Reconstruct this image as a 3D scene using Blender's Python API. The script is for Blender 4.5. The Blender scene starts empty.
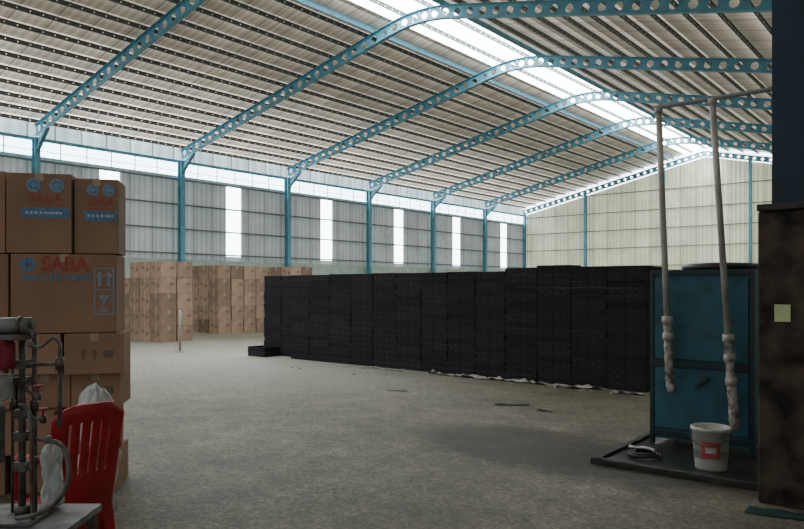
import bpy, math, random, bmesh
from mathutils import Vector, Matrix, noise
random.seed(7)
PI = math.pi
F = 700.0
TH = math.atan(573.0/F)
S, CO = math.sin(TH), math.cos(TH)
EYE = 1.6
SC = bpy.context.scene
COL = SC.collection

def cw(X, Z, z=0.0):
    return Vector((X*CO - Z*S, X*S + Z*CO, z))

# ------------------------------------------------------------ materials
MATS = {}
def nodes_of(name):
    m = bpy.data.materials.new(name); m.use_nodes = True
    nt = m.node_tree
    b = nt.nodes['Principled BSDF']
    return m, nt, b
def mat(name, col, rough=0.6, metal=0.0, var=0.15, scale=6.0, bump=0.0, emit=0.0, ecol=None, rnd=0.0, detail=6.0, stretch=None, col2=None):
    if name in MATS: return MATS[name]
    m, nt, b = nodes_of(name)
    N, L = nt.nodes, nt.links
    tc = N.new('ShaderNodeTexCoord')
    mp = N.new('ShaderNodeMapping')
    if stretch: mp.inputs['Scale'].default_value = stretch
    L.new(tc.outputs['Object'], mp.inputs['Vector'])
    nz = N.new('ShaderNodeTexNoise'); nz.inputs['Scale'].default_value = scale; nz.inputs['Detail'].default_value = detail
    L.new(mp.outputs[0], nz.inputs['Vector'])
    cr = N.new('ShaderNodeValToRGB')
    cr.color_ramp.elements[0].position = 0.35 if col2 else 0.3; cr.color_ramp.elements[1].position = 0.6 if col2 else 0.7
    lo = [max(0, c*(1-var)) for c in col]; hi = [min(1, c*(1+var)) for c in col]
    if col2: lo, hi = col2, col
    cr.color_ramp.elements[0].color = (*lo, 1); cr.color_ramp.elements[1].color = (*hi, 1)
    L.new(nz.outputs['Fac'], cr.inputs[0])
    out = cr.outputs[0]
    if rnd > 0:
        oi = N.new('ShaderNodeObjectInfo')
        mr = N.new('ShaderNodeMapRange'); mr.inputs['To Min'].default_value = 1-rnd; mr.inputs['To Max'].default_value = 1+rnd
        L.new(oi.outputs['Random'], mr.inputs['Value'])
        hs = N.new('ShaderNodeHueSaturation')
        L.new(mr.outputs[0], hs.inputs['Value']); L.new(out, hs.inputs['Color'])
        out = hs.outputs[0]
    L.new(out, b.inputs['Base Color'])
    b.inputs['Roughness'].default_value = rough
    b.inputs['Metallic'].default_value = metal
    if bump > 0:
        bp = N.new('ShaderNodeBump'); bp.inputs['Strength'].default_value = bump; bp.inputs['Distance'].default_value = 0.02
        L.new(nz.outputs['Fac'], bp.inputs['Height']); L.new(bp.outputs[0], b.inputs['Normal'])
    if emit > 0:
        if ecol: b.inputs['Emission Color'].default_value = (*ecol, 1)
        else: L.new(out, b.inputs['Emission Color'])
        b.inputs['Emission Strength'].default_value = emit
    MATS[name] = m
    return m

def N_rgb(N, c):
    r = N.new('ShaderNodeRGB'); r.outputs[0].default_value = (*c, 1); return r.outputs[0]
def floor_material():
    m, nt, b = nodes_of('dusty_concrete')
    N, L = nt.nodes, nt.links
    tc = N.new('ShaderNodeTexCoord')
    def noise_(sc, det=8, rough=0.6):
        n = N.new('ShaderNodeTexNoise'); n.inputs['Scale'].default_value = sc
        n.inputs['Detail'].default_value = det; n.inputs['Roughness'].default_value = rough
        L.new(tc.outputs['Object'], n.inputs['Vector']); return n
    def ramp(src, p0, p1, c0, c1):
        r = N.new('ShaderNodeValToRGB'); r.color_ramp.elements[0].position = p0; r.color_ramp.elements[1].position = p1
        r.color_ramp.elements[0].color = (*c0, 1); r.color_ramp.elements[1].color = (*c1, 1)
        L.new(src, r.inputs[0]); return r
    def mix(mode, fac, a, b_):
        x = N.new('ShaderNodeMix'); x.data_type = 'RGBA'; x.blend_type = mode
        if isinstance(fac, (int, float)): x.inputs[0].default_value = fac
        else: L.new(fac, x.inputs[0])
        L.new(a, x.inputs[6])
        if isinstance(b_, tuple): x.inputs[7].default_value = (*b_, 1)
        else: L.new(b_, x.inputs[7])
        return x.outputs[2]
    big = noise_(0.7, 8, .7); med = noise_(2.4, 8, .75); fine = noise_(11, 10, 0.88); spk = noise_(32, 5, 0.85)
    base = ramp(big.outputs[0], 0.36, 0.64, (0.142, 0.126, 0.086), (0.238, 0.212, 0.152))
    r2 = ramp(med.outputs[0], 0.36, 0.64, (0.60, 0.60, 0.58), (1.2, 1.2, 1.2))
    c = mix('MULTIPLY', 0.8, base.outputs[0], r2.outputs[0])
    r3 = ramp(fine.outputs[0], 0.41, 0.59, (0.44, 0.44, 0.44), (1.42, 1.42, 1.40))
    c = mix('MULTIPLY', 0.7, c, r3.outputs[0])
    r4 = ramp(spk.outputs[0], 0.42, 0.59, (0.48, 0.48, 0.48), (1.48, 1.48, 1.48))
    c = mix('MULTIPLY', 0.75, c, r4.outputs[0])
    wob = N.new('ShaderNodeVectorMath'); wob.operation = 'MULTIPLY_ADD'
    L.new(med.outputs[1], wob.inputs[0]); wob.inputs[1].default_value = (1.1, 1.1, 0)
    L.new(tc.outputs['Object'], wob.inputs[2])
    def blob(cx, cy, rx, ry, rot=0.0, inner=.6):
        mp = N.new('ShaderNodeMapping'); mp.vector_type = 'TEXTURE'
        mp.inputs['Location'].default_value = (cx+.55, cy+.55, 0); mp.inputs['Rotation'].default_value = (0, 0, rot)
        mp.inputs['Scale'].default_value = (rx, ry, 1000)
        L.new(wob.outputs[0], mp.inputs['Vector'])
        ln = N.new('ShaderNodeVectorMath'); ln.operation = 'LENGTH'; L.new(mp.outputs[0], ln.inputs[0])
        mr = N.new('ShaderNodeMapRange'); mr.inputs['From Min'].default_value = 1.15; mr.inputs['From Max'].default_value = inner
        L.new(ln.outputs['Value'], mr.inputs['Value']); return mr.outputs[0]
    def at(px, py):
        Z = EYE*F/(py-287); return cw((px-402)/F*Z, Z)
    p = at(240, 358); c = mix('MIX', blob(p.x, p.y, 7.0, 4.5, 0, .1), c, mix('MULTIPLY', .6, N_rgb(N, (0.38, 0.365, 0.305)), r3.outputs[0]))  # pale dust; the floor's bright sheen is painted into this patch too
    p = at(530, 446); c = mix('MULTIPLY', blob(p.x, p.y, 1.35, .85, 0, .75), c, (0.36, 0.29, 0.245))
    p = at(640, 468); c = mix('MULTIPLY', blob(p.x, p.y, 1.1, .8), c, (0.42, 0.4, 0.38))
    L.new(c, b.inputs['Base Color'])
    b.inputs['Roughness'].default_value = 0.6
    bp = N.new('ShaderNodeBump'); bp.inputs['Strength'].default_value = 0.65; bp.inputs['Distance'].default_value = 0.025
    L.new(fine.outputs[0], bp.inputs['Height']); L.new(bp.outputs[0], b.inputs['Normal'])
    return m

def sheet_material(name, col, emit, axis='Y', period=0.3, edge=0.0, ecol=None, seam=0.55, glow_bands=None):
    """corrugated fibre sheet: ribs across `axis`; daylight glow painted in as faint emission"""
    m, nt, b = nodes_of(name)
    N, L = nt.nodes, nt.links
    tc = N.new('ShaderNodeTexCoord')
    sep = N.new('ShaderNodeSeparateXYZ'); L.new(tc.outputs['Object'], sep.inputs[0])
    ax = sep.outputs[axis]
    def mth(op, a_, b_=None):
        n = N.new('ShaderNodeMath'); n.operation = op
        for k, q in enumerate((a_, b_)):
            if q is None: continue
            if isinstance(q, (int, float)): n.inputs[k].default_value = q
            else: L.new(q, n.inputs[k])
        return n.outputs[0]
    def mrange(src, f0, f1, t0, t1):
        mr = N.new('ShaderNodeMapRange')
        for k, q in (('From Min', f0), ('From Max', f1), ('To Min', t0), ('To Max', t1)): mr.inputs[k].default_value = q
        L.new(src, mr.inputs['Value']); return mr.outputs[0]
    v = mrange(mth('SINE', mth('MULTIPLY', ax, 2*PI/period)), -1, 1, .8, 1.05)
    cell = mth('FLOOR', ax)
    wn = N.new('ShaderNodeTexWhiteNoise'); wn.noise_dimensions = '1D'; L.new(cell, wn.inputs['W'])
    v = mth('MULTIPLY', v, mrange(wn.outputs['Value'], 0, 1, .88, 1.07))
    v = mth('MULTIPLY', v, mrange(mth('LESS_THAN', mth('FRACT', ax), .07), 0, 1, 1, seam))
    nz = N.new('ShaderNodeTexNoise'); nz.inputs['Scale'].default_value = 0.8; nz.inputs['Detail'].default_value = 6
    L.new(tc.outputs['Object'], nz.inputs['Vector'])
    v = mth('MULTIPLY', v, mrange(nz.outputs[0], .3, .7, .82, 1.1))
    vm = N.new('ShaderNodeVectorMath'); vm.operation = 'SCALE'; vm.inputs[0].default_value = col; L.new(v, vm.inputs['Scale'])
    L.new(vm.outputs[0], b.inputs['Base Color'])
    b.inputs['Roughness'].default_value = 0.6
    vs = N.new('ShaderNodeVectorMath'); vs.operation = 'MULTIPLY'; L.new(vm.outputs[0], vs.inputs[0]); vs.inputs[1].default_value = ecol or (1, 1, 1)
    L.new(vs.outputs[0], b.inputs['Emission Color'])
    if edge > 0:   # painted daylight: emission rises towards the eave, with bright bands beside each purlin
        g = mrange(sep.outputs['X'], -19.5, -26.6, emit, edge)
        if glow_bands:
            fr = mth('FRACT', mth('MULTIPLY', mth('SUBTRACT', sep.outputs['X'], glow_bands[0]), 1/glow_bands[1]))
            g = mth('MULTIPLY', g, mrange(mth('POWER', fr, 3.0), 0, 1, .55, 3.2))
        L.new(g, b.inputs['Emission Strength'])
    else: b.inputs['Emission Strength'].default_value = emit  # even emission stands in for daylight on the sheet
    return m

AL, AR, RID = -26.6, 1.6, -13.4
SKL, SKR = RID-1.35, RID+0.75
N_L = 14
BEAM_L = RID-1.95
PSTEP = (BEAM_L-.35-AL-.3)/(N_L-1)

M_floor = floor_material()
M_roof = sheet_material('roof_sheet', (0.49, 0.425, 0.325), 0.47, 'Y', 0.25, edge=2.7, glow_bands=(AL+.3, PSTEP), ecol=(.96, 1.0, 1.09))
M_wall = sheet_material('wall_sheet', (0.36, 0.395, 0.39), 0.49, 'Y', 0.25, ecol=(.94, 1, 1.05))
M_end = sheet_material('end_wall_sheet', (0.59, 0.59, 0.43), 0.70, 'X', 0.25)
M_glow = mat('translucent_panel', (0.9, 0.95, 1.0), emit=11.0, ecol=(0.84, 0.95, 1.0), var=0.03)
M_glow2 = mat('eave_light_panel', (0.9, 0.95, 1.0), emit=8.0, ecol=(0.70, 0.92, 1.0), var=0.03)
M_glow3 = mat('gable_light_panel', (0.9, 0.95, 1.0), emit=6.0, ecol=(0.85, 0.95, 1.0), var=0.03)
M_up = sheet_material('eave_sheet', (0.52, 0.66, 0.74), 1.7, 'Y', 0.5, seam=.35)
M_sky = mat('ridge_skylight', (0.9, 0.95, 1.0), emit=15.0, ecol=(0.90, 0.97, 1.0), var=0.03)
M_plaster = mat('pale_green_plaster', (0.44, 0.52, 0.46), rough=0.9, scale=2, bump=0.1)
M_blue = mat('blue_steel', (0.10, 0.295, 0.38), rough=0.55, scale=3, var=0.2)
M_eave = mat('pale_window_frame', (0.40, 0.58, 0.68), rough=0.6, scale=3, var=0.15)
M_purl = mat('purlin_paint', (0.135, 0.145, 0.14), rough=0.7, scale=1.5, var=0.25)
M_carton = mat('cardboard', (0.325, 0.19, 0.117), rough=0.88, scale=3, var=0.14, rnd=0.16, bump=0.05)
M_cartond = mat('cardboard_dusty', (0.28, 0.182, 0.125), rough=0.88, scale=3, var=0.18, rnd=0.35)
M_tape = mat('brown_tape', (0.40, 0.28, 0.19), rough=0.45, var=0.05)
M_taped = mat('dark_print', (0.17, 0.115, 0.09), rough=0.8, var=0.1)
M_redp = mat('faded_red_print', (0.34, 0.075, 0.055), rough=0.85, var=0.25, scale=40)
M_redf = mat('very_faded_red_print', (0.34, 0.095, 0.065), rough=0.85, var=0.2, scale=40)
M_bluep = mat('blue_print', (0.11, 0.21, 0.33), rough=0.85, var=0.2, scale=40)
M_paleb = mat('pale_blue_print', (0.15, 0.30, 0.46), rough=0.85, var=0.15, scale=30)
M_bandl = mat('pale_band_print', (0.45, 0.52, 0.58), rough=0.85, var=0.15, scale=30)
M_greyp = mat('light_blue_print', (0.25, 0.30, 0.35), rough=0.85, var=0.15, scale=30)
M_crate = mat('black_plastic', (0.021, 0.0195, 0.0215), rough=0.8, scale=25, var=0.6, rnd=0.25)
M_crater = mat('dusty_black_rim', (0.032, 0.030, 0.033), rough=0.85, scale=25, var=0.5, rnd=0.3)
for q in (M_crate, M_crater): q.node_tree.nodes['Principled BSDF'].inputs['Specular IOR Level'].default_value = 0.3
M_red = mat('red_plastic', (0.40, 0.012, 0.018), rough=0.42, var=0.25, scale=4)
M_bag = mat('white_plastic_film', (0.54, 0.54, 0.53), rough=0.35, var=0.12, scale=12, bump=0.3)
M_steel = mat('rusty_steel', (0.15, 0.15, 0.14), rough=0.55, metal=0.35, scale=14, col2=(0.08, 0.042, 0.028))
M_maroon = mat('maroon_enamel', (0.34, 0.018, 0.05), rough=0.4, scale=8)
M_grey = mat('grey_machine_paint', (0.22, 0.23, 0.225), rough=0.4, scale=9, col2=(0.10, 0.092, 0.082))
M_panelw = mat('panel_white', (0.5, 0.5, 0.48), rough=0.5, scale=20, var=0.2)
M_rub = mat('black_rubber', (0.02, 0.02, 0.02), rough=0.5)
M_teal = mat('weathered_teal_paint', (0.022, 0.115, 0.15), rough=0.55, scale=3.5, detail=10, bump=0.15, col2=(0.012, 0.060, 0.080))
M_teald = mat('dark_teal_frame', (0.012, 0.03, 0.036), rough=0.5, scale=8, var=0.3)
M_dgreen = mat('dark_green_film', (0.015, 0.05, 0.045), rough=0.5, scale=8, var=0.3)
M_pvc = mat('dirty_white_pipe', (0.52, 0.49, 0.44), rough=0.5, scale=10, col2=(0.30, 0.27, 0.22), stretch=(1, 1, .3))
M_wrap = mat('grimy_pipe_wrap', (0.46, 0.42, 0.37), rough=0.9, scale=16, bump=0.6, col2=(0.13, 0.10, 0.08))
M_dark = mat('dark_wet_concrete', (0.02, 0.018, 0.016), rough=0.35, scale=5, var=0.5, bump=0.2)
M_lip = mat('grimy_kerb', (0.05, 0.043, 0.037), rough=0.7, scale=6, bump=0.5, col2=(0.015, 0.013, 0.012))
M_pillar = mat('soot_stained_masonry', (0.085, 0.058, 0.042), rough=0.95, scale=4.5, bump=1.0, detail=15, col2=(0.012, 0.009, 0.008))
M_navy = mat('navy_steel_sheet', (0.006, 0.024, 0.046), rough=0.6, scale=3, var=0.3)
M_white = mat('grimy_bucket_white', (0.58, 0.58, 0.53), rough=0.5, scale=5, col2=(0.40, 0.38, 0.33))
M_redl = mat('red_label', (0.50, 0.05, 0.04), rough=0.6, scale=12, col2=(0.42, 0.10, 0.08))
M_green = mat('pale_yellow_green_paper', (0.54, 0.58, 0.30), rough=0.8, var=0.1)
M_sheet = mat('dusty_film', (0.38, 0.36, 0.32), rough=0.5, scale=9, var=0.4, bump=0.4)
M_post = mat('galvanised_post', (0.34, 0.31, 0.26), rough=0.5, scale=8)

# ------------------------------------------------------------ mesh builder
class MB:
    def __init__(s): s.v = []; s.f = []; s.m = []; s.sm = []
    def face(s, pts, mi=0, smooth=False):
        i = len(s.v); s.v += [Vector(p) for p in pts]; s.f.append(list(range(i, i+len(pts)))); s.m.append(mi); s.sm.append(smooth)
    def box(s, c, d, mi=0, rot=None):
        c = Vector(c); hx, hy, hz = d[0]/2, d[1]/2, d[2]/2
        pts = [Vector((x, y, z)) for z in (-hz, hz) for y in (-hy, hy) for x in (-hx, hx)]
        if rot is not None: pts = [rot @ p for p in pts]
        i = len(s.v); s.v += [c+p for p in pts]
        for q in ((0, 2, 3, 1), (4, 5, 7, 6), (0, 1, 5, 4), (1, 3, 7, 5), (3, 2, 6, 7), (2, 0, 4, 6)):
            s.f.append([i+k for k in q]); s.m.append(mi); s.sm.append(False)
        return s
    def bar(s, a, b, w, h, mi=0, up=Vector((0, 0, 1))):
        a, b = Vector(a), Vector(b); d = b-a; L = d.length; d.normalize()
        x = d.cross(up).normalized(); u = x.cross(d).normalized()
        R = Matrix((x, d, u)).transposed()
        return s.box((a+b)/2, (w, L, h), mi, R)
    def tube(s, pts, r, n=12, mi=0, caps=True):
        pts = [Vector(p) for p in pts]; rs = r if isinstance(r, (list, tuple)) else [r]*len(pts)
        base = len(s.v); prev = None
        for i, p in enumerate(pts):
            t = (pts[min(i+1, len(pts)-1)]-pts[max(i-1, 0)]).normalized()
            ref = prev if prev is not None else (Vector((0, 0, 1)) if abs(t.z) < .9 else Vector((1, 0, 0)))
            x = (ref - t*ref.dot(t)).normalized(); y = t.cross(x); prev = x
            for k in range(n):
                a = 2*PI*k/n; s.v.append(p + (x*math.cos(a)+y*math.sin(a))*rs[i])
        for i in range(len(pts)-1):
            for k in range(n):
                s.f.append([base+i*n+k, base+i*n+(k+1) % n, base+(i+1)*n+(k+1) % n, base+(i+1)*n+k]); s.m.append(mi); s.sm.append(True)
        if caps:
            s.f.append([base+k for k in range(n)][::-1]); s.m.append(mi); s.sm.append(False)
            s.f.append([base+(len(pts)-1)*n+k for k in range(n)]); s.m.append(mi); s.sm.append(False)
        return s
    def lathe(s, prof, c=(0, 0, 0), n=28, mi=0, a0=0, a1=2*PI):
        c = Vector(c); base = len(s.v); full = abs(a1-a0-2*PI) < 1e-6; m = n if full else n+1
        for r, z in prof:
            for k in range(m):
                a = a0+(a1-a0)*k/n; s.v.append(c+Vector((r*math.cos(a), r*math.sin(a), z)))
        for i in range(len(prof)-1):
            for k in range(n):
                k2 = (k+1) % m
                s.f.append([base+i*m+k, base+i*m+k2, base+(i+1)*m+k2, base+(i+1)*m+k]); s.m.append(mi); s.sm.append(True)
        return s
    def build(s, name, mats, parent=None, bevel=0, loc=None, rz=0, weld=False):
        me = bpy.data.meshes.new(name); me.from_pydata([tuple(v) for v in s.v], [], s.f)
        if not isinstance(mats, (list, tuple)): mats = [mats]
        for m in mats: me.materials.append(m)
        me.polygons.foreach_set('material_index', s.m); me.polygons.foreach_set('use_smooth', s.sm); me.update()
        if weld:
            bm = bmesh.new(); bm.from_mesh(me); bmesh.ops.remove_doubles(bm, verts=bm.verts, dist=.0004); bm.to_mesh(me); bm.free()
        o = bpy.data.objects.new(name, me); COL.objects.link(o)
        if parent: o.parent = parent
        if bevel:
            bv = o.modifiers.new('bevel', 'BEVEL'); bv.width = bevel; bv.segments = 2; bv.limit_method = 'ANGLE'
        if loc is not None: o.location = loc
        o.rotation_euler = (0, 0, rz)
        return o
def thing(name, label, cat, loc=(0, 0, 0), rz=0, group=None):
    o = bpy.data.objects.new(name, None); COL.objects.link(o); o.empty_display_size = .2
    o.location = loc; o.rotation_euler = (0, 0, rz); o['label'] = label; o['category'] = cat
    if group: o['group'] = group
    return o
def tag(o, label, cat, group=None):
    o['label'] = label; o['category'] = cat
    if group: o['group'] = group
    return o
def struct(o): o['kind'] = 'structure'; return o

# ------------------------------------------------------------ building shell
D0, D1 = -3.0, 47.2
BAY, DC = 6.0, 11.22
RZ, SL = 10.15, 0.2235
def rz_(a): return RZ - SL*abs(a-RID)

b = MB(); b.box(((AL+AR)/2, (D0+D1)/2, -0.1), (AR-AL+1, D1-D0+1, 0.2)); struct(b.build('floor', M_floor))

OFF = 0.45
b = MB()
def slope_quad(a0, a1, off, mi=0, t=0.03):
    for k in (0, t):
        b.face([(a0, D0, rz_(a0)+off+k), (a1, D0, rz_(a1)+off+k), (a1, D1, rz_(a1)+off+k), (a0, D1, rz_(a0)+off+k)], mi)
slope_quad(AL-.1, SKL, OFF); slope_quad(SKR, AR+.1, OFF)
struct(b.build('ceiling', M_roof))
b = MB()
slope_quad(SKL, RID, OFF+.03, t=.02); slope_quad(RID, SKR, OFF+.03, t=.02)
sk = struct(b.build('window_1', M_sky))

ZP, ZS, ZT = 2.8, 6.25, 7.62
strips = [DC+BAY*(n+0.48) for n in range(0, 6)]
b = MB()
b.box((AL-.1, (D0+D1)/2, ZP/2), (.2, D1-D0, ZP), 1)
b.face([(AL+.0, D0, 7.0), (AL+.0, D1, 7.0), (AL+.0, D1, ZT+.02), (AL+.0, D0, ZT+.02)], 2)
y = D0
prof = [(0, 0), (.12, 0), (.15, .035), (.22, .035), (.25, 0)]
def in_strip(yy): return any(abs(yy-s_) < .425 for s_ in strips)
while y < D1-1e-6:
    for (u0, w0), (u1, w1) in zip(prof[:-1], prof[1:]):
        if in_strip(y+.125): continue
        b.face([(AL+w0, y+u0, ZP), (AL+w1, y+u1, ZP), (AL+w1, y+u1, ZS), (AL+w0, y+u0, ZS)], 0)
    y += .25
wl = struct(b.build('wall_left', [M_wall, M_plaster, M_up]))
for z in (3.05, 4.1, 5.15, 6.22):
    g = MB(); g.box((AL+.1, (D0+D1)/2, z), (.1, D1-D0, .06)); g.build('girt', M_purl, wl)
for i, s_ in enumerate(strips):
    g = MB(); g.box((AL+.01, s_, (ZP+.2+ZS-.05)/2), (.02, .92, ZS-ZP-.25)); struct(g.build('window_%d' % (i+2), M_glow))
g = MB(); g.box((AL-.02, (D0+D1)/2, (ZS+7.0)/2), (.02, D1-D0, 7.0-ZS+.06)); wb = struct(g.build('window_8', M_glow2))
g = MB(); g.box((AL+.03, (D0+D1)/2, 6.60), (.04, D1-D0, .022)); g.build('mullion', M_eave, wb)
g = MB(); g.box((AL+.04, (D0+D1)/2, ZS+.07), (.06, D1-D0, .12)); g.build('mullion', M_eave, wb)
g = MB(); g.box((AL+.06, (D0+D1)/2, 7.0), (.08, D1-D0, .12)); g.build('eave_beam', M_blue, wb)
yy = DC-BAY*2
while yy < D1:
    g = MB(); g.box((AL+.03, yy, (ZS+7.0)/2), (.04, .035, 7.0-ZS-.1)); g.build('mullion', M_eave, wb); yy += 1.0

b = MB()
b.box(((AL+AR)/2, D1+.1, ZP/2), (AR-AL, .2, ZP), 1)
x = AL
while x < AR-1e-6:
    for (u0, w0), (u1, w1) in zip(prof[:-1], prof[1:]):
        xa, xb = x+u0, min(x+u1, AR)
        b.face([(xa, D1-w0, ZP), (xb, D1-w1, ZP), (xb, D1-w1, rz_(xb)-.2), (xa, D1-w0, rz_(xa)-.2)], 0)
    x += .25
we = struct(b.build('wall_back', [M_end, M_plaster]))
for z in (3.05, 4.3, 5.55, 6.8):
    g = MB(); g.box(((AL+AR)/2, D1-.09, z), (AR-AL-.1, .08, .05)); g.build('girt', M_purl, we)
g = MB(); g.box((-13.4, D1-.09, 8.1), (17, .08, .05)); g.build('girt', M_purl, we)
g = MB()
for a0, a1 in ((AL, RID), (RID, AR)):
    g.face([(a0, D1+.02, rz_(a0)-.25), (a1, D1+.02, rz_(a1)-.25), (a1, D1+.02, rz_(a1)+OFF), (a0, D1+.02, rz_(a0)+OFF)])
struct(g.build('window_9', M_glow3))
b = MB(); b.box((AR+.1, (D0+D1)/2, 3.4), (.2, D1-D0, 6.8)); struct(b.build('wall_right', M_plaster))

# ------------------------------------------------------------ portal frames (round-holed beams)
def holed_beam(mb, a, c, H=.44, fl=.2, pitch=.46, r=.135, K=16, th=.02, side=Vector((0, 1, 0))):
    a, c = Vector(a), Vector(c); d = c-a; L = d.length; d.normalize()
    up = side.cross(d).normalized()
    if up.z < 0: up = -up
    n = max(1, round(L/pitch)); p = L/n; h = H-.04 if H > .3 else H-th
    for i in range(n):
        o = a+d*(p*(i+.5))
        ring_i, ring_o = [], []
        for k in range(K):
            t = 2*PI*k/K
            cx, cy = math.cos(t), math.sin(t)
            sc = 1/max(abs(cx), abs(cy))
            ring_i.append(o+d*(cx*r)+up*(cy*r)); ring_o.append(o+d*(cx*sc*p/2)+up*(cy*sc*h/2))
        for k in range(K):
            k2 = (k+1) % K; mb.face([ring_i[k], ring_i[k2], ring_o[k2], ring_o[k]])
    for sgn in (1, -1):
        m = (a+c)/2+up*sgn*(H/2-th/2)
        R = Matrix((d, side, up)).transposed()
        mb.box(m, (L+(.012 if L < 1 else 0), fl, th), 0, R)
def curve_pts(x0, sgn, n=3, T=1.2):
    P = []
    for i in range(n+1):
        q = T*(1-i/n)
        P.append(Vector((x0+sgn*q, 0, RZ - SL*(q*q/(2*T)+T/2))))
    return P
ords = ['first', 'second', 'third', 'fourth', 'fifth', 'sixth']
BK = dict(H=.40, fl=.16, r=.115)
for n in range(6):
    d = DC+BAY*n
    t = thing('portal_frame', 'blue steel portal frame with round-holed rafters, its wall column %s from the left' % ords[n], 'roof frame', (AL+.3, d, 0), 0, 'blue portal frames across the hall')
    ox = AL+.3
    m = MB()
    m.box((-.12, 0, 3.5), (.015, .2, 7.0)); m.box((.12, 0, 3.5), (.015, .2, 7.0)); m.box((0, 0, 3.5), (.23, .014, 7.0))
    m.box((0, 0, .01), (.36, .3, .02))
    m.build('column', M_blue, t)
    for sgn, xe, ze in ((-1, 0, rz_(ox)), (1, AR-.2-ox, rz_(AR-.2))):
        P = curve_pts(RID-ox, sgn)
        m = MB(); holed_beam(m, (xe, 0, ze), P[0], **BK)
        for a_, b_ in zip(P[:-1], P[1:]): holed_beam(m, a_, b_, **BK)
        m.build('rafter', M_blue, t)
    m = MB(); m.face([(.12, 0, 6.95), (.12, 0, 6.5), (.9, 0, 7.23)]); m.bar((.12, 0, 6.5), (.95, 0, 7.22), .14, .015); m.build('haunch', M_blue, t)
t = thing('gable_frame', 'blue steel gable frame against the far end wall', 'roof frame', (RID, D1-.3, 0))
for a in (AL+.2, -21.5, -16.0, -10.7, -5.4, -.2):
    m = MB(); zt = rz_(a)-.15
    m.box((a-RID, -.08, zt/2), (.18, .012, zt)); m.box((a-RID, .08, zt/2), (.18, .012, zt)); m.box((a-RID, 0, zt/2), (.012, .16, zt)); m.build('post', M_blue, t)
for a0, a1 in ((AL+.1, RID), (RID, AR-.1)):
    m = MB(); holed_beam(m, (a0-RID, 0, rz_(a0)), (a1-RID, 0, rz_(a1)), H=.32, fl=.14, r=.09); m.build('rafter', M_blue, t)

PL = D1-D0-.4
m = MB(); holed_beam(m, (0, -PL/2, 0), (0, PL/2, 0), H=.13, fl=.05, pitch=.34, r=.020, K=8, th=.008, side=Vector((1, 0, 0)))
proto = m.build('purlin', M_purl)
PF = [True]
def purlin(a, lab, grp):
    if PF[0]: o = proto; PF[0] = False
    else: o = proto.copy(); COL.objects.link(o)
    o.location = (a, (D0+D1)/2, rz_(a)+.335); tag(o, lab, 'purlin', grp)
for i in range(N_L):
    purlin(AL+.3+PSTEP*i, 'long punched steel purlin under the left roof slope', 'purlins of the left roof slope')
for dx in (-.75, .1):
    purlin(RID+dx, 'punched steel purlin running along under the bright ridge skylight', 'purlins under the ridge skylight')
a = SKR+.7
while a < AR-.3:
    purlin(a, 'long punched steel purlin under the right roof slope', 'purlins of the right roof slope'); a += .86
for a, lab in ((BEAM_L, 'blue ridge beam left of the bright skylight'), (SKR, 'blue ridge beam along the right edge of the bright skylight')):
    m = MB(); m.box((0, 0, 0), (.06, D1-D0-.4, .18)); o = m.build('ridge_beam', M_blue, loc=(a, (D0+D1)/2, rz_(a)+.34)); tag(o, lab, 'beam')
for n in range(6):
    d = DC+BAY*(n+.5)
    m = MB(); m.tube([(0, 0, 0), (RID-2.2-AL-.4, 0, rz_(RID-2.2)-rz_(AL+.4))], .008, 5)
    o = m.build('sag_rod', M_purl, loc=(AL+.4, d, rz_(AL+.4)+.235)); tag(o, 'thin steel rod tying the purlins of the left slope between two frames', 'rod', 'sag rods under the left slope')

# ------------------------------------------------------------ stacked black crates
AX0, AX1 = -13.05, -3.85
ncol = 15; step = (AX1-AX0)/ncol
CW, CD, CH = step, .42, .11
def crate_mesh():
    m = MB(); w, d, h = CW-.006, CD, CH-.0015
    t = .012
    m.box((0, 0, .008), (w-.004, d-.004, .016))
    m.box((0, -d/2+t, h/2), (w-.004, t, h)); m.box((0, d/2-t, h/2), (w-.004, t, h))
    m.box((-w/2+t, 0, h/2), (t, d-.03, h)); m.box((w/2-t, 0, h/2), (t, d-.03, h))
    for s_ in (-1, 1):
        m.box((0, s_*(d/2-.004), h-.012), (w, .014, .018), 1); m.box((s_*(w/2-.006), 0, h-.012), (.012, d, .018), 1)
    for k in range(9):
        xx = -w/2+.02+k*(w-.04)/8
        for s_ in (-1, 1): m.box((xx, s_*(d/2-.006), h/2-.01), (.009, .010, h-.03), k % 2)
    return m.build('plastic_crate', [M_crate, M_crater])
crate = crate_mesh()
tag(crate, 'black plastic crate in the long dark wall of stacked crates', 'crate', 'stacked black crates')
first = True
def put_crate(a, d, z, r=0):
    global first
    if first: o = crate; first = False
    else: o = crate.copy(); COL.objects.link(o)
    o.location = (a, d, z); o.rotation_euler = (0, 0, r)
    return o
rx = random.Random(3)
for i in range(ncol):
    a = AX0+step*(i+.5)
    dd = 10.98 if i < 2 else 10.72
    hs_ = 1.03 if i >= 11 else (1.0 if i > 3 else .995)
    if i in (6, 9): hs_ += .004
    for k in range(17):
        o = put_crate(a+rx.uniform(-.002, .002), dd+rx.uniform(-.014, .014), (k*CH)*hs_+.001); o.scale.z = hs_
    if i == 12:
        o = put_crate(a, dd, 17*CH*hs_+.001); o.scale.z = .3
for k in range(17):
    o = put_crate(AX1-step/2, 10.72+.47, k*CH*1.03+.001); o.scale.z = 1.03
for k in range(2):
    o = put_crate(AX0+.26, 10.54-.0, .001+k*CH, 0)
    o['label'] = ['lone black crate on the floor at the left end of the dark stack', 'black crate on top of the lone crate at the left end of the stack'][k]
    del o['group']

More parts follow.
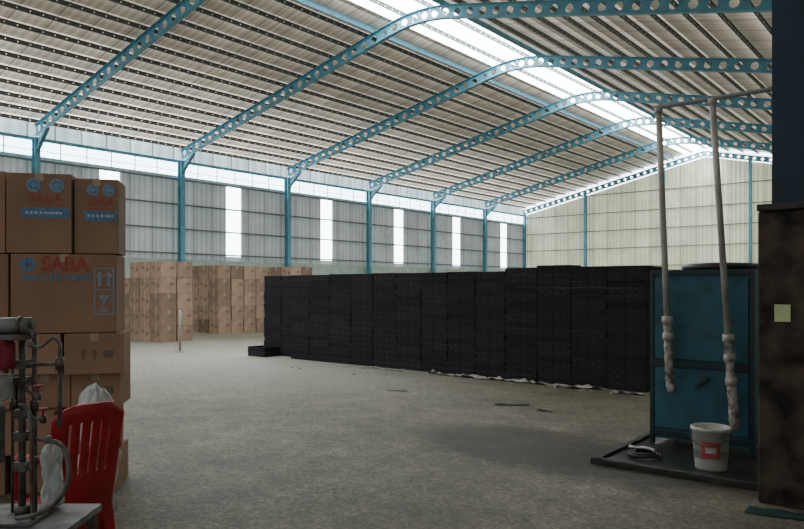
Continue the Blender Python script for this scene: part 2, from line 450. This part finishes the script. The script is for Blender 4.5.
def scrap(name, lab, cat, c, L, W, m_, rz=0, hgt=.03, seed=0, group=None):
    nx, ny = max(6, int(L/.08)), max(4, int(W/.06)); m = MB()
    P = {}
    for i in range(nx+1):
        for j in range(ny+1):
            u, v = i/nx-.5, j/ny-.5
            e = noise.noise(Vector((u*L*3, seed, 1)))*.6+1
            q = noise.noise(Vector((u*L*6+seed*3, v*W*9, seed)))
            P[i, j] = Vector((u*L, v*W*e+noise.noise(Vector((u*L*1.5, seed, 5)))*.12, .004+abs(q)*hgt*2))
    for i in range(nx):
        for j in range(ny): m.face([P[i, j], P[i+1, j], P[i+1, j+1], P[i, j+1]], 0, True)
    o = m.build(name, m_, loc=c, rz=rz, weld=True); tag(o, lab, cat, group); return o
def fl(px, py):
    Z = EYE*F/(py-287); return cw((px-402)/F*Z, Z)
scrap('plastic_film', 'long strip of dusty plastic film along the foot of the black crates', 'plastic film', (-6.1, 10.33, 0), 3.4, .15, M_sheet, 0, .05, 2)
scrap('plastic_film', 'short piece of dusty film at the foot of the crates near the middle', 'plastic film', (-8.9, 10.30, 0), 1.0, .12, M_sheet, .05, .03, 5)
scrap('plastic_film', 'white film scrap at the foot of the crates near their right end', 'plastic film', (-4.0, 10.25, 0), .5, .14, M_sheet, .1, .05, 6)
rb = random.Random(5)
for i in range(22):
    m = MB(); r_ = rb.uniform(.012, .035)
    m.tube([(0, 0, 0), (0, 0, r_*.5), (rb.uniform(-.01, .01), 0, r_*.9)], [r_, r_*.9, r_*.4], 6)
    o = m.build('rubble_piece', M_sheet, loc=(-10.5+i*.3+rb.uniform(-.1, .1), 10.12-rb.random()**2*.9, 0), rz=rb.random()*6)
    tag(o, 'small pale crumb of rubble on the floor before the black crates', 'rubble', 'rubble crumbs before the black crates')
p = fl(512, 405); scrap('rag', 'dark scrap lying on the floor before the right half of the crates', 'rag', p, .45, .15, M_rub, .3, .012, 8)
p = fl(545, 411); scrap('rag', 'small dark scrap on the floor beside the larger one', 'rag', p, .22, .1, M_rub, .1, .012, 11)
p = fl(397, 391); scrap('rag', 'small dark scrap alone on the floor left of the other scraps', 'rag', p, .3, .1, M_rub, .7, .01, 14)

# ------------------------------------------------------------ distant cartons
def far_carton():
    m = MB(); w, d, h = .545, .505, .466
    m.box((0, 0, h/2), (w, d, h), 0)
    m.box((0, 0, h), (.06, d, .002), 1); m.box((0, -d/2, h-.06), (.06, .004, .12), 1); m.box((w/2, 0, h-.06), (.004, .06, .12), 1); m.box((0, -d/2, .05), (.06, .004, .09), 1)
    m.box((-.13, -d/2, h*.62), (.14, .006, .06), 2); m.box((.13, -d/2, h*.5), (.10, .006, .10), 2)
    m.box((w/2, .12, h*.6), (.006, .12, .07), 2)
    return m.build('carton', [M_cartond, M_tape, M_taped], bevel=.010)
fc = far_carton(); fc_first = True
def put_far(a, d, z, lab, grp, r):
    global fc_first
    if fc_first: o = fc; fc_first = False
    else: o = fc.copy(); COL.objects.link(o)
    o.location = (a, d, z); o.rotation_euler = (0, 0, r); tag(o, lab, 'carton', grp)
def block(a1, d0, na, nd, nl, lab, grp, drop=()):
    for i in range(na):
        for j in range(nd):
            if i > 0 and j > 0: continue
            k1 = nl - (1 if (i, j) in drop else 0)
            for k in range(k1):
                put_far(a1-.275-i*.585+random.uniform(-.008, .008), d0+.25+j*.545+random.uniform(-.009, .009)-.0, k*.47, lab, grp, random.uniform(-.015, .015))
block(-18.13, 11.2, 4, 2, 5, 'brown carton in the far stack just right of the tall foreground cartons', 'left far carton stack', drop=((3, 0),))
block(-19.95, 14.5, 5, 4, 5, 'brown carton in the far stack behind the thin floor post', 'middle far carton stack')
block(-19.4, 17.3, 4, 2, 5, 'brown carton in the far stack rising behind the left end of the black crates', 'right far carton stack')
p = fl(180, 352)
t = thing('floor_post', 'thin galvanised post standing alone on the floor before the far cartons', 'post', p)
m = MB(); m.tube([(0, 0, .02), (0, 0, 1.08)], .03, 12); m.build('pole', M_post, t)
m = MB(); m.lathe([(0, 0), (.12, 0), (.12, .018), (.03, .022), (0, .022)]); m.build('base', M_post, t)
m = MB(); m.lathe([(0, 0), (.036, 0), (.036, .04), (0, .05)], (0, 0, 1.07)); m.build('cap', M_post, t)

# ------------------------------------------------------------ foreground cartons
PSI = math.radians(13)
YAW = TH + PSI
K = cw(-2.245, 5.5)
ux = Vector((math.cos(YAW), math.sin(YAW), 0)); uy = Vector((-math.sin(YAW), math.cos(YAW), 0))
def text_pts(txt, size, bold=.0):
    cu = bpy.data.curves.new('t', 'FONT'); cu.body = txt; cu.size = size; cu.align_x = 'CENTER'; cu.align_y = 'CENTER'; cu.offset = bold; cu.resolution_u = 4
    o = bpy.data.objects.new('t', cu); COL.objects.link(o)
    bpy.context.view_layer.update()
    me = bpy.data.meshes.new_from_object(o.evaluated_get(bpy.context.evaluated_depsgraph_get()))
    vs = [v.co.copy() for v in me.vertices]; fs = [list(p.vertices) for p in me.polygons]
    bpy.data.objects.remove(o); bpy.data.curves.remove(cu); bpy.data.meshes.remove(me)
    return vs, fs
def add_text(m, txt, size, cx, cz, fn, sx=1.0, bold=0.0):
    vs, fs = text_pts(txt, size, bold); i = len(m.v)
    m.v += [fn(cx+v.x*sx, cz+v.y) for v in vs]
    for f in fs: m.f.append([i+k for k in f]); m.m.append(0); m.sm.append(False)
def ring(m, cx, cz, r0, r1, fn, n=20):
    for k in range(n):
        a0, a1 = 2*PI*k/n, 2*PI*(k+1)/n
        m.face([fn(cx+r0*math.cos(a0), cz+r0*math.sin(a0)), fn(cx+r1*math.cos(a0), cz+r1*math.sin(a0)), fn(cx+r1*math.cos(a1), cz+r1*math.sin(a1)), fn(cx+r0*math.cos(a1), cz+r0*math.sin(a1))])
def rect(m, cx, cz, w, h, fn):
    m.face([fn(cx-w/2, cz-h/2), fn(cx+w/2, cz-h/2), fn(cx+w/2, cz+h/2), fn(cx-w/2, cz+h/2)])
def frame2(m, cx, cz, w, h, t, fn):
    rect(m, cx, cz+h/2-t/2, w, t, fn); rect(m, cx, cz-h/2+t/2, w, t, fn); rect(m, cx-w/2+t/2, cz, t, h-2*t, fn); rect(m, cx+w/2-t/2, cz, t, h-2*t, fn)
def dashes(m, x0, x1, cz, h, fn, seed=1):
    rr = random.Random(seed); x = x0
    while x < x1:
        w = rr.uniform(.010, .024); rect(m, x+w/2, cz, w, h, fn); x += w+rr.choice([.005, .005, .014])
def arrow(m, cx, cz, s_, fn):
    rect(m, cx, cz-.2*s_, .20*s_, .6*s_, fn)
    m.face([fn(cx-.28*s_, cz+.1*s_), fn(cx+.28*s_, cz+.1*s_), fn(cx, cz+.5*s_)])
def make_carton(loc, w, d, h, label, style=None, rz=YAW, group='tall foreground carton stack'):
    t = thing('carton', label, 'carton', loc, rz, group)
    m = MB(); m.box((0, 0, h/2), (w, d, h-.003)); m.build('box', M_carton, t, bevel=.004)
    m = MB()
    m.box((0, -.0, h-.0005), (.06, d+.002, .001)); m.box((0, -d/2-.001, h-.03), (.06, .0015, .058)); m.box((0, d/2+.001, h-.03), (.06, .0015, .058))
    m.build('tape', M_tape, t)
    f0 = lambda o_: (lambda x, z: Vector((x, -d/2-o_, z)))
    ff, f2, f3 = f0(.002), f0(.003), f0(.004)
    if style == 'upright':
        k = w/.48
        r = MB(); bd = MB()
        for sx in (-.04, .13):
            xx = sx*k; R_ = .054*k**.5; e = MB()
            ring(e, xx, h*.85, R_*.66, R_, ff); ring(e, xx, h*.85, 0.001, R_*.45, ff); rect(e, xx, h*.85, R_*1.9, R_*.22, f2)
            e.build('emblem', M_paleb, t)
        add_text(r, 'SABA', .112*k**.6, .045*k, h*.685, ff, sx=.95, bold=.0015)
        rect(bd, .045*k, h*.505, .36*k, .075, ff)
        rect(r, .045*k, h*.60, .26*k, .008, ff)
        r.build('red_lettering', M_redf, t); bd.build('label_band', M_bluep, t)
        bl = MB(); dashes(bl, -.10*k, .18*k, h*.505, .018, f2, 5); bl.build('band_lettering', M_bandl, t)
    if style == 'wide':
        r = MB(); bl = MB(); e = MB()
        add_text(r, 'SABA', .150, .005, h*.865, ff, sx=.95, bold=.005)
        ring(e, -.262, h*.865, .032, .056, ff)
        for ang in (.78, -.78):
            c_, s_ = math.cos(ang), math.sin(ang)
            e.face([f2(-.262+c_*x-s_*z, h*.865+s_*x+c_*z) for x, z in ((-.048, -.010), (.048, -.010), (.048, .010), (-.048, .010))])
        dashes(bl, -.31, .19, h*.70, .036, ff, 9)
        X0 = .288
        g = MB()
        frame2(g, X0, h*.53, .15, h*.60, .012, ff)
        arrow(g, X0-.033, h*.69, .12, ff); arrow(g, X0+.033, h*.69, .12, ff)
        rect(g, X0, h*.55, .138, .010, ff)
        g.face([ff(X0-.045, h*.48), ff(X0+.045, h*.48), ff(X0, h*.38)]); rect(g, X0, h*.335, .014, .07, ff); rect(g, X0, h*.28, .07, .012, ff)
        g.build('handling_mark', M_greyp, t)
        e.build('emblem', M_bluep, t); r.build('red_lettering', M_redp, t); bl.build('blue_lettering', M_bluep, t)
    if style == 'low':
        for sx in (-.08, .0):
            g = MB(); arrow(g, sx, h*.5, .085, ff); g.build('arrow_mark', M_taped, t)
        g = MB(); rect(g, .10, h*.5, .07, .06, ff); g.build('print_mark', M_taped, t)
    return t
def carton_at(x0, x1, yoff, z, d, h, label, style=None, dr=0):
    w = x1-x0
    c = K - ux*((x0+x1)/2) + uy*(d/2+yoff)
    return make_carton((c.x, c.y, z), w, d, h, label, style, YAW+dr)
zl = [0.0, .325, .65, .925, 1.243, 1.86]
DP = .42
lows = ['on the floor', 'second from the floor', 'third from the floor', 'fourth from the floor']
hs = [.322, .322, .272, .315]
offs = [(-.02, .02, .40), (.0, -.02, .40), (-.03, .05, .36), (-.06, -.06, .43)]
for i in range(4):
    x0, yo, w_i = offs[i]
    carton_at(x0, x0+w_i, yo, zl[i], DP, hs[i], 'brown carton %s at the right corner of the foreground stack' % lows[i], 'low' if i >= 2 else None, (-.03, .04, -.05, .03)[i])
    carton_at(x0+w_i+.03, x0+w_i+.40, yo+(.06, -.03, .05, .07)[i], zl[i], DP, hs[i], 'brown carton %s in the middle column, behind the machine' % lows[i], None, (.02, -.03, .02, -.02)[i])
    carton_at(x0+w_i+.43, x0+w_i+.87, yo+.03, zl[i], DP, hs[i], 'brown carton %s in the leftmost column of the foreground stack' % lows[i], None, 0)
carton_at(.0, .755, .0, zl[4], DP, .612, 'wide brown carton with one large line of red lettering', 'wide')
carton_at(.785, 1.3, .05, zl[4], DP, .612, 'plain brown carton at the left photo edge beside the large red lettering', None)
carton_at(-.01, .315, .03, zl[5], DP-.04, .59, 'narrow brown carton with blue emblems, right one on top of the wide carton', 'upright', .01)
carton_at(.325, .785, .0, zl[5], DP, .615, 'broader brown carton with blue emblems, left one on top of the wide carton', 'upright', 0)
carton_at(.81, 1.3, .06, zl[5], DP, .63, 'plain brown carton at the very left photo edge in the top row', None)

# ------------------------------------------------------------ red plastic armchair
CR = math.radians(50)
def red_chair(loc, rz):
    t = thing('plastic_chair', 'red plastic armchair with slotted back beside the foreground cartons', 'chair', loc, rz)
    m = MB()
    nx, ny = 12, 10; P = {}
    for i in range(nx+1):
        for j in range(ny+1):
            u = i/nx*2-1; v = j/ny
            wv = .18+.02*v
            P[i, j] = Vector((u*wv, -.19+v*.35, .45-.02*(1-u*u)*(1-(2*v-1)**2)-(.03*max(0, v-.85)/.15)))
    for i in range(nx):
        for j in range(ny): m.face([P[i, j], P[i+1, j], P[i+1, j+1], P[i, j+1]], 0, True)
    s_ = m.build('seat', M_red, t, weld=True); so = s_.modifiers.new('s', 'SOLIDIFY'); so.thickness = .018
    def bp(u, v):
        wv = .165+.030*v
        return Vector((u*wv, -.18-.13*v-.06*(1-u*u)*(.4+.6*v)+.03, .20+.79*v-(.075*abs(u)**4*v*v)))
    us = [-1, -.93, -.85, -.77]
    for k in range(5):
        c_ = -.56+k*.28; us += [c_-.032, c_+.032]
    us += [.77, .85, .93, 1]
    us = sorted(set(round(q, 4) for q in us))
    vs_ = [0, .1, .2, .28, .36, .44, .52, .60, .68, .76, .82, .88, .94, 1.0]
    m = MB()
    for i in range(len(us)-1):
        slot = any(abs((us[i]+us[i+1])/2-(-.56+k*.28)) < .01 for k in range(5))
        for j in range(len(vs_)-1):
            if slot and .54 < (vs_[j]+vs_[j+1])/2 < .86: continue
            m.face([bp(us[i], vs_[j]), bp(us[i+1], vs_[j]), bp(us[i+1], vs_[j+1]), bp(us[i], vs_[j+1])], 0, True)
    bk = m.build('backrest', M_red, t, weld=True); so = bk.modifiers.new('s', 'SOLIDIFY'); so.thickness = .016; so.offset = 0
    for sx in (-1, 1):
        m = MB()
        pts = [bp(sx*.98, .72), Vector((sx*.205, -.16, .70)), Vector((sx*.212, -.02, .69)), Vector((sx*.212, .07, .675)), Vector((sx*.208, .125, .63)), Vector((sx*.20, .135, .52)), Vector((sx*.19, .125, .44))]
        m.tube(pts, [.020, .024, .026, .026, .022, .02, .02], 10)
        m.build('armrest', M_red, t)
        for sy in (-1, 1):
            m = MB()
            top = Vector((sx*.175, sy*.165-.02, .45)); bot = Vector((sx*.20, sy*.20-.03, 0))
            w0, w1 = .07, .035
            A = []
            for q, w in ((top, w0), (bot, w1)):
                A.append([q+Vector((0, 0, 0)), q+Vector((-sx*w, 0, 0)), q+Vector((-sx*w, -sy*.008, 0)), q+Vector((-sx*.008, -sy*.008, 0)), q+Vector((-sx*.008, -sy*w, 0)), q+Vector((0, -sy*w, 0))])
            for k in range(6): m.face([A[0][k], A[0][(k+1) % 6], A[1][(k+1) % 6], A[1][k]])
            m.face(A[1]); m.build('leg', M_red, t)
    return t
pc = cw(-1.875, 3.89)
chair = red_chair((pc.x, pc.y, 0), TH+CR)

def bag(name, label, loc, sx, sy, sz, seed, m_=M_bag, rz=0):
    t = thing(name, label, 'bag', loc, rz)
    m = MB(); n, k = 36, 26; P = {}
    for j in range(k+1):
        v = j/k
        r = min(1.0, (v/.08)**.5) if v < .08 else (1-.18*(v-.08) if v < .85 else (1-.14)*math.sqrt(max(.0, 1-((v-.85)/.15)**2)))
        if j in (0, k): r = .02
        for i in range(n):
            a_ = 2*PI*i/n
            nn = 1+.30*noise.noise(Vector((math.cos(a_)*1.4, math.sin(a_)*1.4, v*4+seed)))+.22*noise.noise(Vector((math.cos(a_)*3.5, math.sin(a_)*3.5, v*9+seed)))
            zz = v*sz*(1+(.10*noise.noise(Vector((math.cos(a_)*2, math.sin(a_)*2, seed*2))) if v > .5 else 0))
            P[j, i] = Vector((math.cos(a_)*sx*r*nn, math.sin(a_)*sy*r*nn, zz))
    for j in range(k):
        for i in range(n): m.face([P[j, i], P[j, (i+1) % n], P[j+1, (i+1) % n], P[j+1, i]], 0, True)
    m.build('body', m_, t, weld=True)
    for q in (-1, 1):
        m = MB(); m.tube([(q*sx*.4, 0, sz*.93), (q*sx*.55, .0, sz*.96), (q*sx*.35, .01, sz*.99), (q*sx*.1, .01, sz*.95)], [sx*.14, sx*.10, sx*.09, sx*.12], 8); m.build('handle', m_, t)
    return t
bs = cw(-2.10, 4.82)
bag('white_sack', 'crumpled white plastic sack between the red chair and the cartons', (bs.x, bs.y, 0), .135, .10, .90, 9, rz=TH)

# ------------------------------------------------------------ bench and machine at the left edge
pt = cw(-1.55, 2.8)
t = thing('workbench', 'small grey metal bench at the lower left photo edge', 'bench', (pt.x, pt.y, 0), TH)
m = MB(); m.box((-.16, 0, .655), (.84, .42, .03)); m.build('bench_top', M_grey, t, bevel=.004)
for sx in (-.54, .23):
    for sy in (-.18, .18):
        m = MB(); m.box((sx, sy, .32), (.035, .035, .64)); m.build('leg', M_steel, t)
for sy in (.18, -.18):
    m = MB(); m.bar((-.54, sy, .25), (.23, sy, .25), .02, .03); m.build('rail', M_steel, t)

ZB = .671
t = thing('pipe_machine', 'grey and dark red machine with bent steel pipes on the bench', 'machine', (pt.x, pt.y, ZB), TH)
def Lz(z): return z-ZB
def spline(ctrl, q_=6):
    pts = []
    for i in range(len(ctrl)-1):
        p0, p1, p2, p3 = ctrl[max(i-1, 0)], ctrl[i], ctrl[i+1], ctrl[min(i+2, len(ctrl)-1)]
        for q in range(q_):
            u = q/q_; pts.append(.5*((2*p1)+(-p0+p2)*u+(2*p0-5*p1+4*p2-p3)*u*u+(-p0+3*p1-3*p2+p3)*u**3))
    pts.append(ctrl[-1]); return pts
m = MB(); m.box((-.02, 0, .008), (.26, .2, .014)); m.build('base_plate', M_steel, t, bevel=.003)
m = MB(); m.tube([(.02, .02, .014), (.02, .02, Lz(1.42))], .014, 16); m.tube([(.02, .02, .014), (.02, .02, .05)], .03, 14); m.build('column', M_steel, t)
for cx, cy, cr_ in ((.05, .05, .007), (-.03, .04, .006), (.075, .02, .005)):
    m = MB(); m.tube([(cx, cy, .014), (cx, cy, Lz(1.42))], cr_, 12); m.tube([(cx, cy, Lz(1.10)), (cx, cy, Lz(1.14))], cr_*2.2, 6); m.build('column', M_steel, t)
m = MB(); m.tube([(-.27, -.01, Lz(1.446)), (.068, -.01, Lz(1.446)), (.074, -.01, Lz(1.446))], [.034, .034, .029], 24); m.tube([(.074, -.01, Lz(1.446)), (.084, -.01, Lz(1.446))], .012, 12); m.build('head', M_grey, t)
for q in (-.06, .035):
    m = MB(); m.tube([(q-.008, -.01, Lz(1.446)), (q+.008, -.01, Lz(1.446))], .039, 20); m.build('band', M_steel, t)
m = MB(); m.box((-.08, -.02, Lz(1.402)), (.29, .09, .022)); m.build('clamp_plate', M_steel, t, bevel=.003)
m = MB(); m.box((-.08, -.06, Lz(1.33)), (.18, .12, .11)); mb_ = m.build('motor_box', M_maroon, t, bevel=.012)
m = MB(); m.box((-.035, -.1215, Lz(1.335)), (.05, .002, .03)); m.build('plate', M_panelw, mb_)
m = MB(); m.box((-.085, -.055, Lz(1.205)), (.17, .10, .10)); pn = m.build('control_panel', M_panelw, t, bevel=.008)
for k in range(2):
    m = MB(); m.tube([(-.045+k*.03, -.104, Lz(1.21)), (-.045+k*.03, -.112, Lz(1.21))], .009, 12)
    m.build('button', M_maroon, pn)
m = MB(); m.box((-.10, -.04, Lz(1.02)), (.14, .08, .24)); m.build('gearbox', M_steel, t, bevel=.015)
for z0, z1, x1 in ((1.29, 1.30, .21), (1.22, 1.17, .12), (1.09, 1.08, .14), (1.0, 1.0, .16), (.88, .92, .11)):
    m = MB(); m.tube(spline([Vector((-.01, .02, Lz(z0))), Vector((.05, .0, Lz(z0))), Vector((x1*.6, -.04, Lz((z0+z1)/2))), Vector((x1, -.05, Lz(z1)))]), .0075, 10); m.box((.02, .02, Lz(z0)), (.05, .05, .035)); m.tube([(x1, -.05, Lz(z1)-.014), (x1, -.05, Lz(z1)+.014)], .012, 10); m.tube([(.045, -.0, Lz(z0)), (.06, -.005, Lz(z0))], .014, 6); m.build('arm', M_steel, t)
for vx, vz in ((.12, 1.17), (.14, 1.08)):
    m = MB(); m.tube([(vx, -.05, Lz(vz)+.01), (vx, -.05, Lz(vz)+.04)], .005, 8); m.tube([(vx, -.05, Lz(vz)+.038), (vx, -.05, Lz(vz)+.045)], .018, 14); m.build('valve_wheel', M_maroon, t)
m = MB(); m.tube([(.205, -.05, Lz(1.05)), (.205, -.05, Lz(1.38))], .008, 12)
m.tube([(.205, -.05, Lz(1.275)), (.205, -.05, Lz(1.325))], .016, 12); m.build('spindle', M_steel, t)
m = MB(); m.tube(spline([Vector((.205, -.05, Lz(1.375))), Vector((.18, -.05, Lz(1.40))), Vector((.13, -.05, Lz(1.365))), Vector((.09, -.05, Lz(1.375)))]), .006, 10); m.lathe([(0, 0), (.011, .004), (.013, .014), (.009, .022), (0, .024)], (.09, -.05, Lz(1.362)), 12); m.build('lever', M_steel, t)
m = MB(); m.tube(spline([Vector((.16, -.05, Lz(1.0))), Vector((.225, -.06, Lz(.97))), Vector((.25, -.07, Lz(.87))), Vector((.22, -.08, Lz(.78))), Vector((.15, -.09, Lz(.725))), Vector((.05, -.08, Lz(.70)))]), .009, 12); m.build('bent_pipe', M_steel, t)
m = MB(); m.tube(spline([Vector((.02, .0, Lz(1.13))), Vector((.08, -.05, Lz(1.12))), Vector((.10, -.06, Lz(1.04))), Vector((.10, -.06, Lz(.85))), Vector((.10, -.05, Lz(.685)))]), .008, 12); m.build('bent_pipe', M_steel, t)
bb = cw(-1.475, 2.95)
bag('plastic_bag', 'crumpled white plastic bag standing on the bench behind the machine', (bb.x, bb.y, ZB), .065, .035, .27, 3)

# ------------------------------------------------------------ teal cabinet, pipes, bucket, wet pad
def rough_bar(m, a, b_, w, h, seed):
    a, b_ = Vector(a), Vector(b_); n = 24; d = (b_-a).normalized(); x = d.cross(Vector((0, 0, 1)))
    R = []
    for i in range(n+1):
        p = a.lerp(b_, i/n); e = 1+.3*noise.noise(Vector((i*.5, seed, 0))); e2 = 1+.15*noise.noise(Vector((i*.6, seed, 4)))
        R.append([p-x*w/2*e2, p-x*w*.46*e2+Vector((0, 0, h*e)), p+x*w*.46*e2+Vector((0, 0, h*e*.95)), p+x*w/2*e2])
    for i in range(n):
        for k in range(3): m.face([R[i][k], R[i+1][k], R[i+1][k+1], R[i][k+1]], 0)
    m.face(R[0]); m.face(R[-1])
b = MB(); b.box((-1.95, 6.95, .012), (1.5, 1.9, .024)); pad = b.build('floor_pad', M_dark); tag(pad, 'low dark wet concrete pad under the teal cabinet', 'pad')
b = MB()
rough_bar(b, (-2.70, 6.03, .0), (-1.22, 6.03, .0), .06, .055, 1)
b.build('kerb', M_lip, pad, weld=True)
b = MB(); rough_bar(b, (-2.67, 7.9, .0), (-2.67, 6.06, .0), .06, .05, 2)
b.build('kerb', M_lip, pad, weld=True)
ZC = .0245
t = thing('metal_cabinet', 'teal metal cabinet with dark frame beside the dark pillar', 'cabinet', (-2.065, 7.48, ZC))
H = 1.745; w = .97; dp = .8
m = MB(); m.box((0, 0, H/2+.03), (w-.04, dp-.04, H-.06)); m.build('body', M_teal, t)
m = MB()
for sx in (-1, 1):
    for sy in (-1, 1): m.box((sx*(w/2-.02), sy*(dp/2-.02), H/2), (.04, .04, H))
for z in (.12, H-.026):
    m.box((0, -dp/2+.02, z), (w-.08, .04, .05)); m.box((0, dp/2-.02, z), (w-.08, .04, .05))
    m.box((-w/2+.02, 0, z), (.04, dp-.08, .05)); m.box((w/2-.02, 0, z), (.04, dp-.08, .05))
m.box((0, -dp/2+.015, .82), (w-.08, .045, .06))
m.build('frame', M_teald, t, bevel=.003)
m = MB(); m.box((0, -dp/2+.008, 1.26), (w-.10, .016, .80)); m.build('door', M_teal, t, bevel=.004)
m = MB(); m.box((0, -dp/2+.008, .47), (w-.10, .016, .60)); dlow = m.build('door', M_teal, t, bevel=.004)
m = MB(); m.bar((-.03, -dp/2-.03, .60), (.08, -dp/2-.03, .70), .02, .03); m.tube([(.02, -dp/2, .645), (.02, -dp/2-.03, .645)], .012, 8); m.build('handle', M_rub, dlow)
m = MB(); m.lathe([(0, 0), (.35, 0), (.37, .01), (.37, .035), (.34, .05), (.30, .062), (.15, .07), (0, .072)], n=32)
lid = m.build('tank_lid', M_rub, loc=(-1.97, 7.46, ZC+H+.003)); tag(lid, 'round thin black lid lying on top of the teal cabinet', 'lid')

PY = 6.9
rig = thing('pipework', 'overhead dark pipe with two dirty white drop pipes before the teal cabinet', 'pipes', (-2.46, PY, 0))
m = MB(); m.tube([(0, 0, 3.36), (AR-.003+2.46, 0, 3.36)], .022, 12); m.build('feed_pipe', M_purl, rig)
def hang(a0, a1, z0, z1, hook):
    f = lambda z: a0+2.46+(a1-a0)*(z0-z)/(z0-z1)
    zm = z1+(.62 if hook else .85)
    m = MB(); m.tube([(f(z0), 0, z0), (f((z0+zm)/2), 0, (z0+zm)/2), (f(zm), 0, zm)], .030, 14)
    m.tube([(f(z0), 0, z0-.03), (f(z0), 0, z0+.03)], .040, 14)
    t = m.build('drop_pipe', M_pvc, rig)
    m = MB()
    pts = []; rs = []
    N_ = 60
    for i in range(N_+1):
        z = zm+.03-(zm+.03-z1)*i/N_
        q = noise.noise(Vector((z*6, a0*5, 0))); q2 = noise.noise(Vector((z*26, a0*5, 3)))
        pts.append((f(z)+.009*q, .004*q2, z)); rs.append(.040+.008*q2+.007*q)
    if hook:
        pts += [(f(z1)+.02, -.01, z1-.05), (f(z1)+.05, -.015, z1-.06)]; rs += [.042, .034]
    m.tube(pts, rs, 14); m.build('wrapped_section', M_wrap, t)
    for q in ((.0, .16) if hook else (.02, .2, .42)):
        m = MB(); z = zm-q; m.tube([(f(z), 0, z+.035), (f(z)+.002, 0, z), (f(z), 0, z-.035)], [.050, .053, .049], 14); m.build('band', M_pvc, t)
hang(-2.40, -2.29, 3.33, .66, True)
hang(-1.90, -1.71, 3.33, .30, False)

t = thing('bucket', 'white plastic bucket with red label below the right pipe', 'bucket', (-1.78, 6.42, ZC))
t.scale = (.93, .93, 1)
m = MB(); m.lathe([(0, 0), (.135, 0), (.14, .01), (.165, .33), (.178, .335), (.178, .36), (.168, .365), (.16, .36), (.15, .10), (.0, .09)], n=32); m.build('body', M_white, t)
m = MB(); m.lathe([(.152, .11), (.1625, .25)], n=16, a0=math.radians(-105), a1=math.radians(-45)); lb = m.build('label', M_redl, t)
m = MB(); m.lathe([(.1570, .155), (.1605, .205)], n=8, a0=math.radians(-92), a1=math.radians(-58)); m.build('label_text_panel', M_panelw, lb)
m = MB(); m.tube([(.18*math.cos(a_), -.18*math.sin(a_), .335-.12*math.sin(a_)) for a_ in [PI*i/14 for i in range(15)]], .004, 6); m.build('handle', M_steel, t)
p = fl(641, 452); scrap('rag', 'pale crumpled rag on the wet pad left of the bucket', 'rag', (p.x, p.y+.0, ZC), .24, .1, M_bag, .2, .02, 21)
t = thing('hose', 'dark coiled hose lying by the corner of the wet pad', 'hose', (-2.38, 6.45, ZC))
m = MB(); m.tube([(math.cos(a_)*(.15-.0016*i), math.sin(a_)*(.15-.0016*i), .016+.0009*i) for i, a_ in enumerate([2*PI*i/16 for i in range(44)])], .012, 8); m.build('coil', M_rub, t)

b = MB(); b.box((.17, 6.0, 1.08), (2.84, .6, 2.16))
pil = b.build('masonry_pillar', M_pillar, bevel=.015); tag(pil, 'dark soot-stained masonry pier at the right photo edge', 'pier')
b = MB(); b.box((.17, 5.99, 2.185), (2.84, .66, .05)); b.build('ledge', M_lip, pil, bevel=.008)
b = MB()
x = -1.18
while x < AR-.25:
    b.box((x+.11, 6.0, 4.6), (.21, .4, 4.76)); b.box((x+.215, 6.0, 4.6), (.012, .38, 4.76)); x += .225
pan = b.build('steel_panel', M_navy); tag(pan, 'dark blue steel panel rising above the soot-stained pier', 'panel')
b = MB(); b.box((0, 0, 0), (.105, .003, .125))
nt_ = b.build('paper_notice', M_green, loc=(-1.085, 5.697, 1.41)); tag(nt_, 'small pale yellow-green paper notice stuck on the dark pier', 'notice')
scrap('plastic_sheet', 'small dark green plastic sheet on the floor before the dark pier', 'plastic sheet', (-1.02, 5.5, 0), .5, .18, M_dgreen, 0, .012, 31)

# ------------------------------------------------------------ light and camera
w_ = bpy.data.worlds.new('World'); SC.world = w_; w_.use_nodes = True
bg = w_.node_tree.nodes['Background']; bg.inputs[0].default_value = (0.93, 0.97, 1.0, 1); bg.inputs[1].default_value = 0.52

cam = bpy.data.cameras.new('Camera'); co = bpy.data.objects.new('Camera', cam); COL.objects.link(co)
co.location = (0, 0, EYE); co.rotation_euler = (PI/2, 0, TH)
cam.sensor_width = 36; cam.lens = 36*F/804; cam.shift_y = 22.5/804; cam.clip_end = 300
SC.camera = co
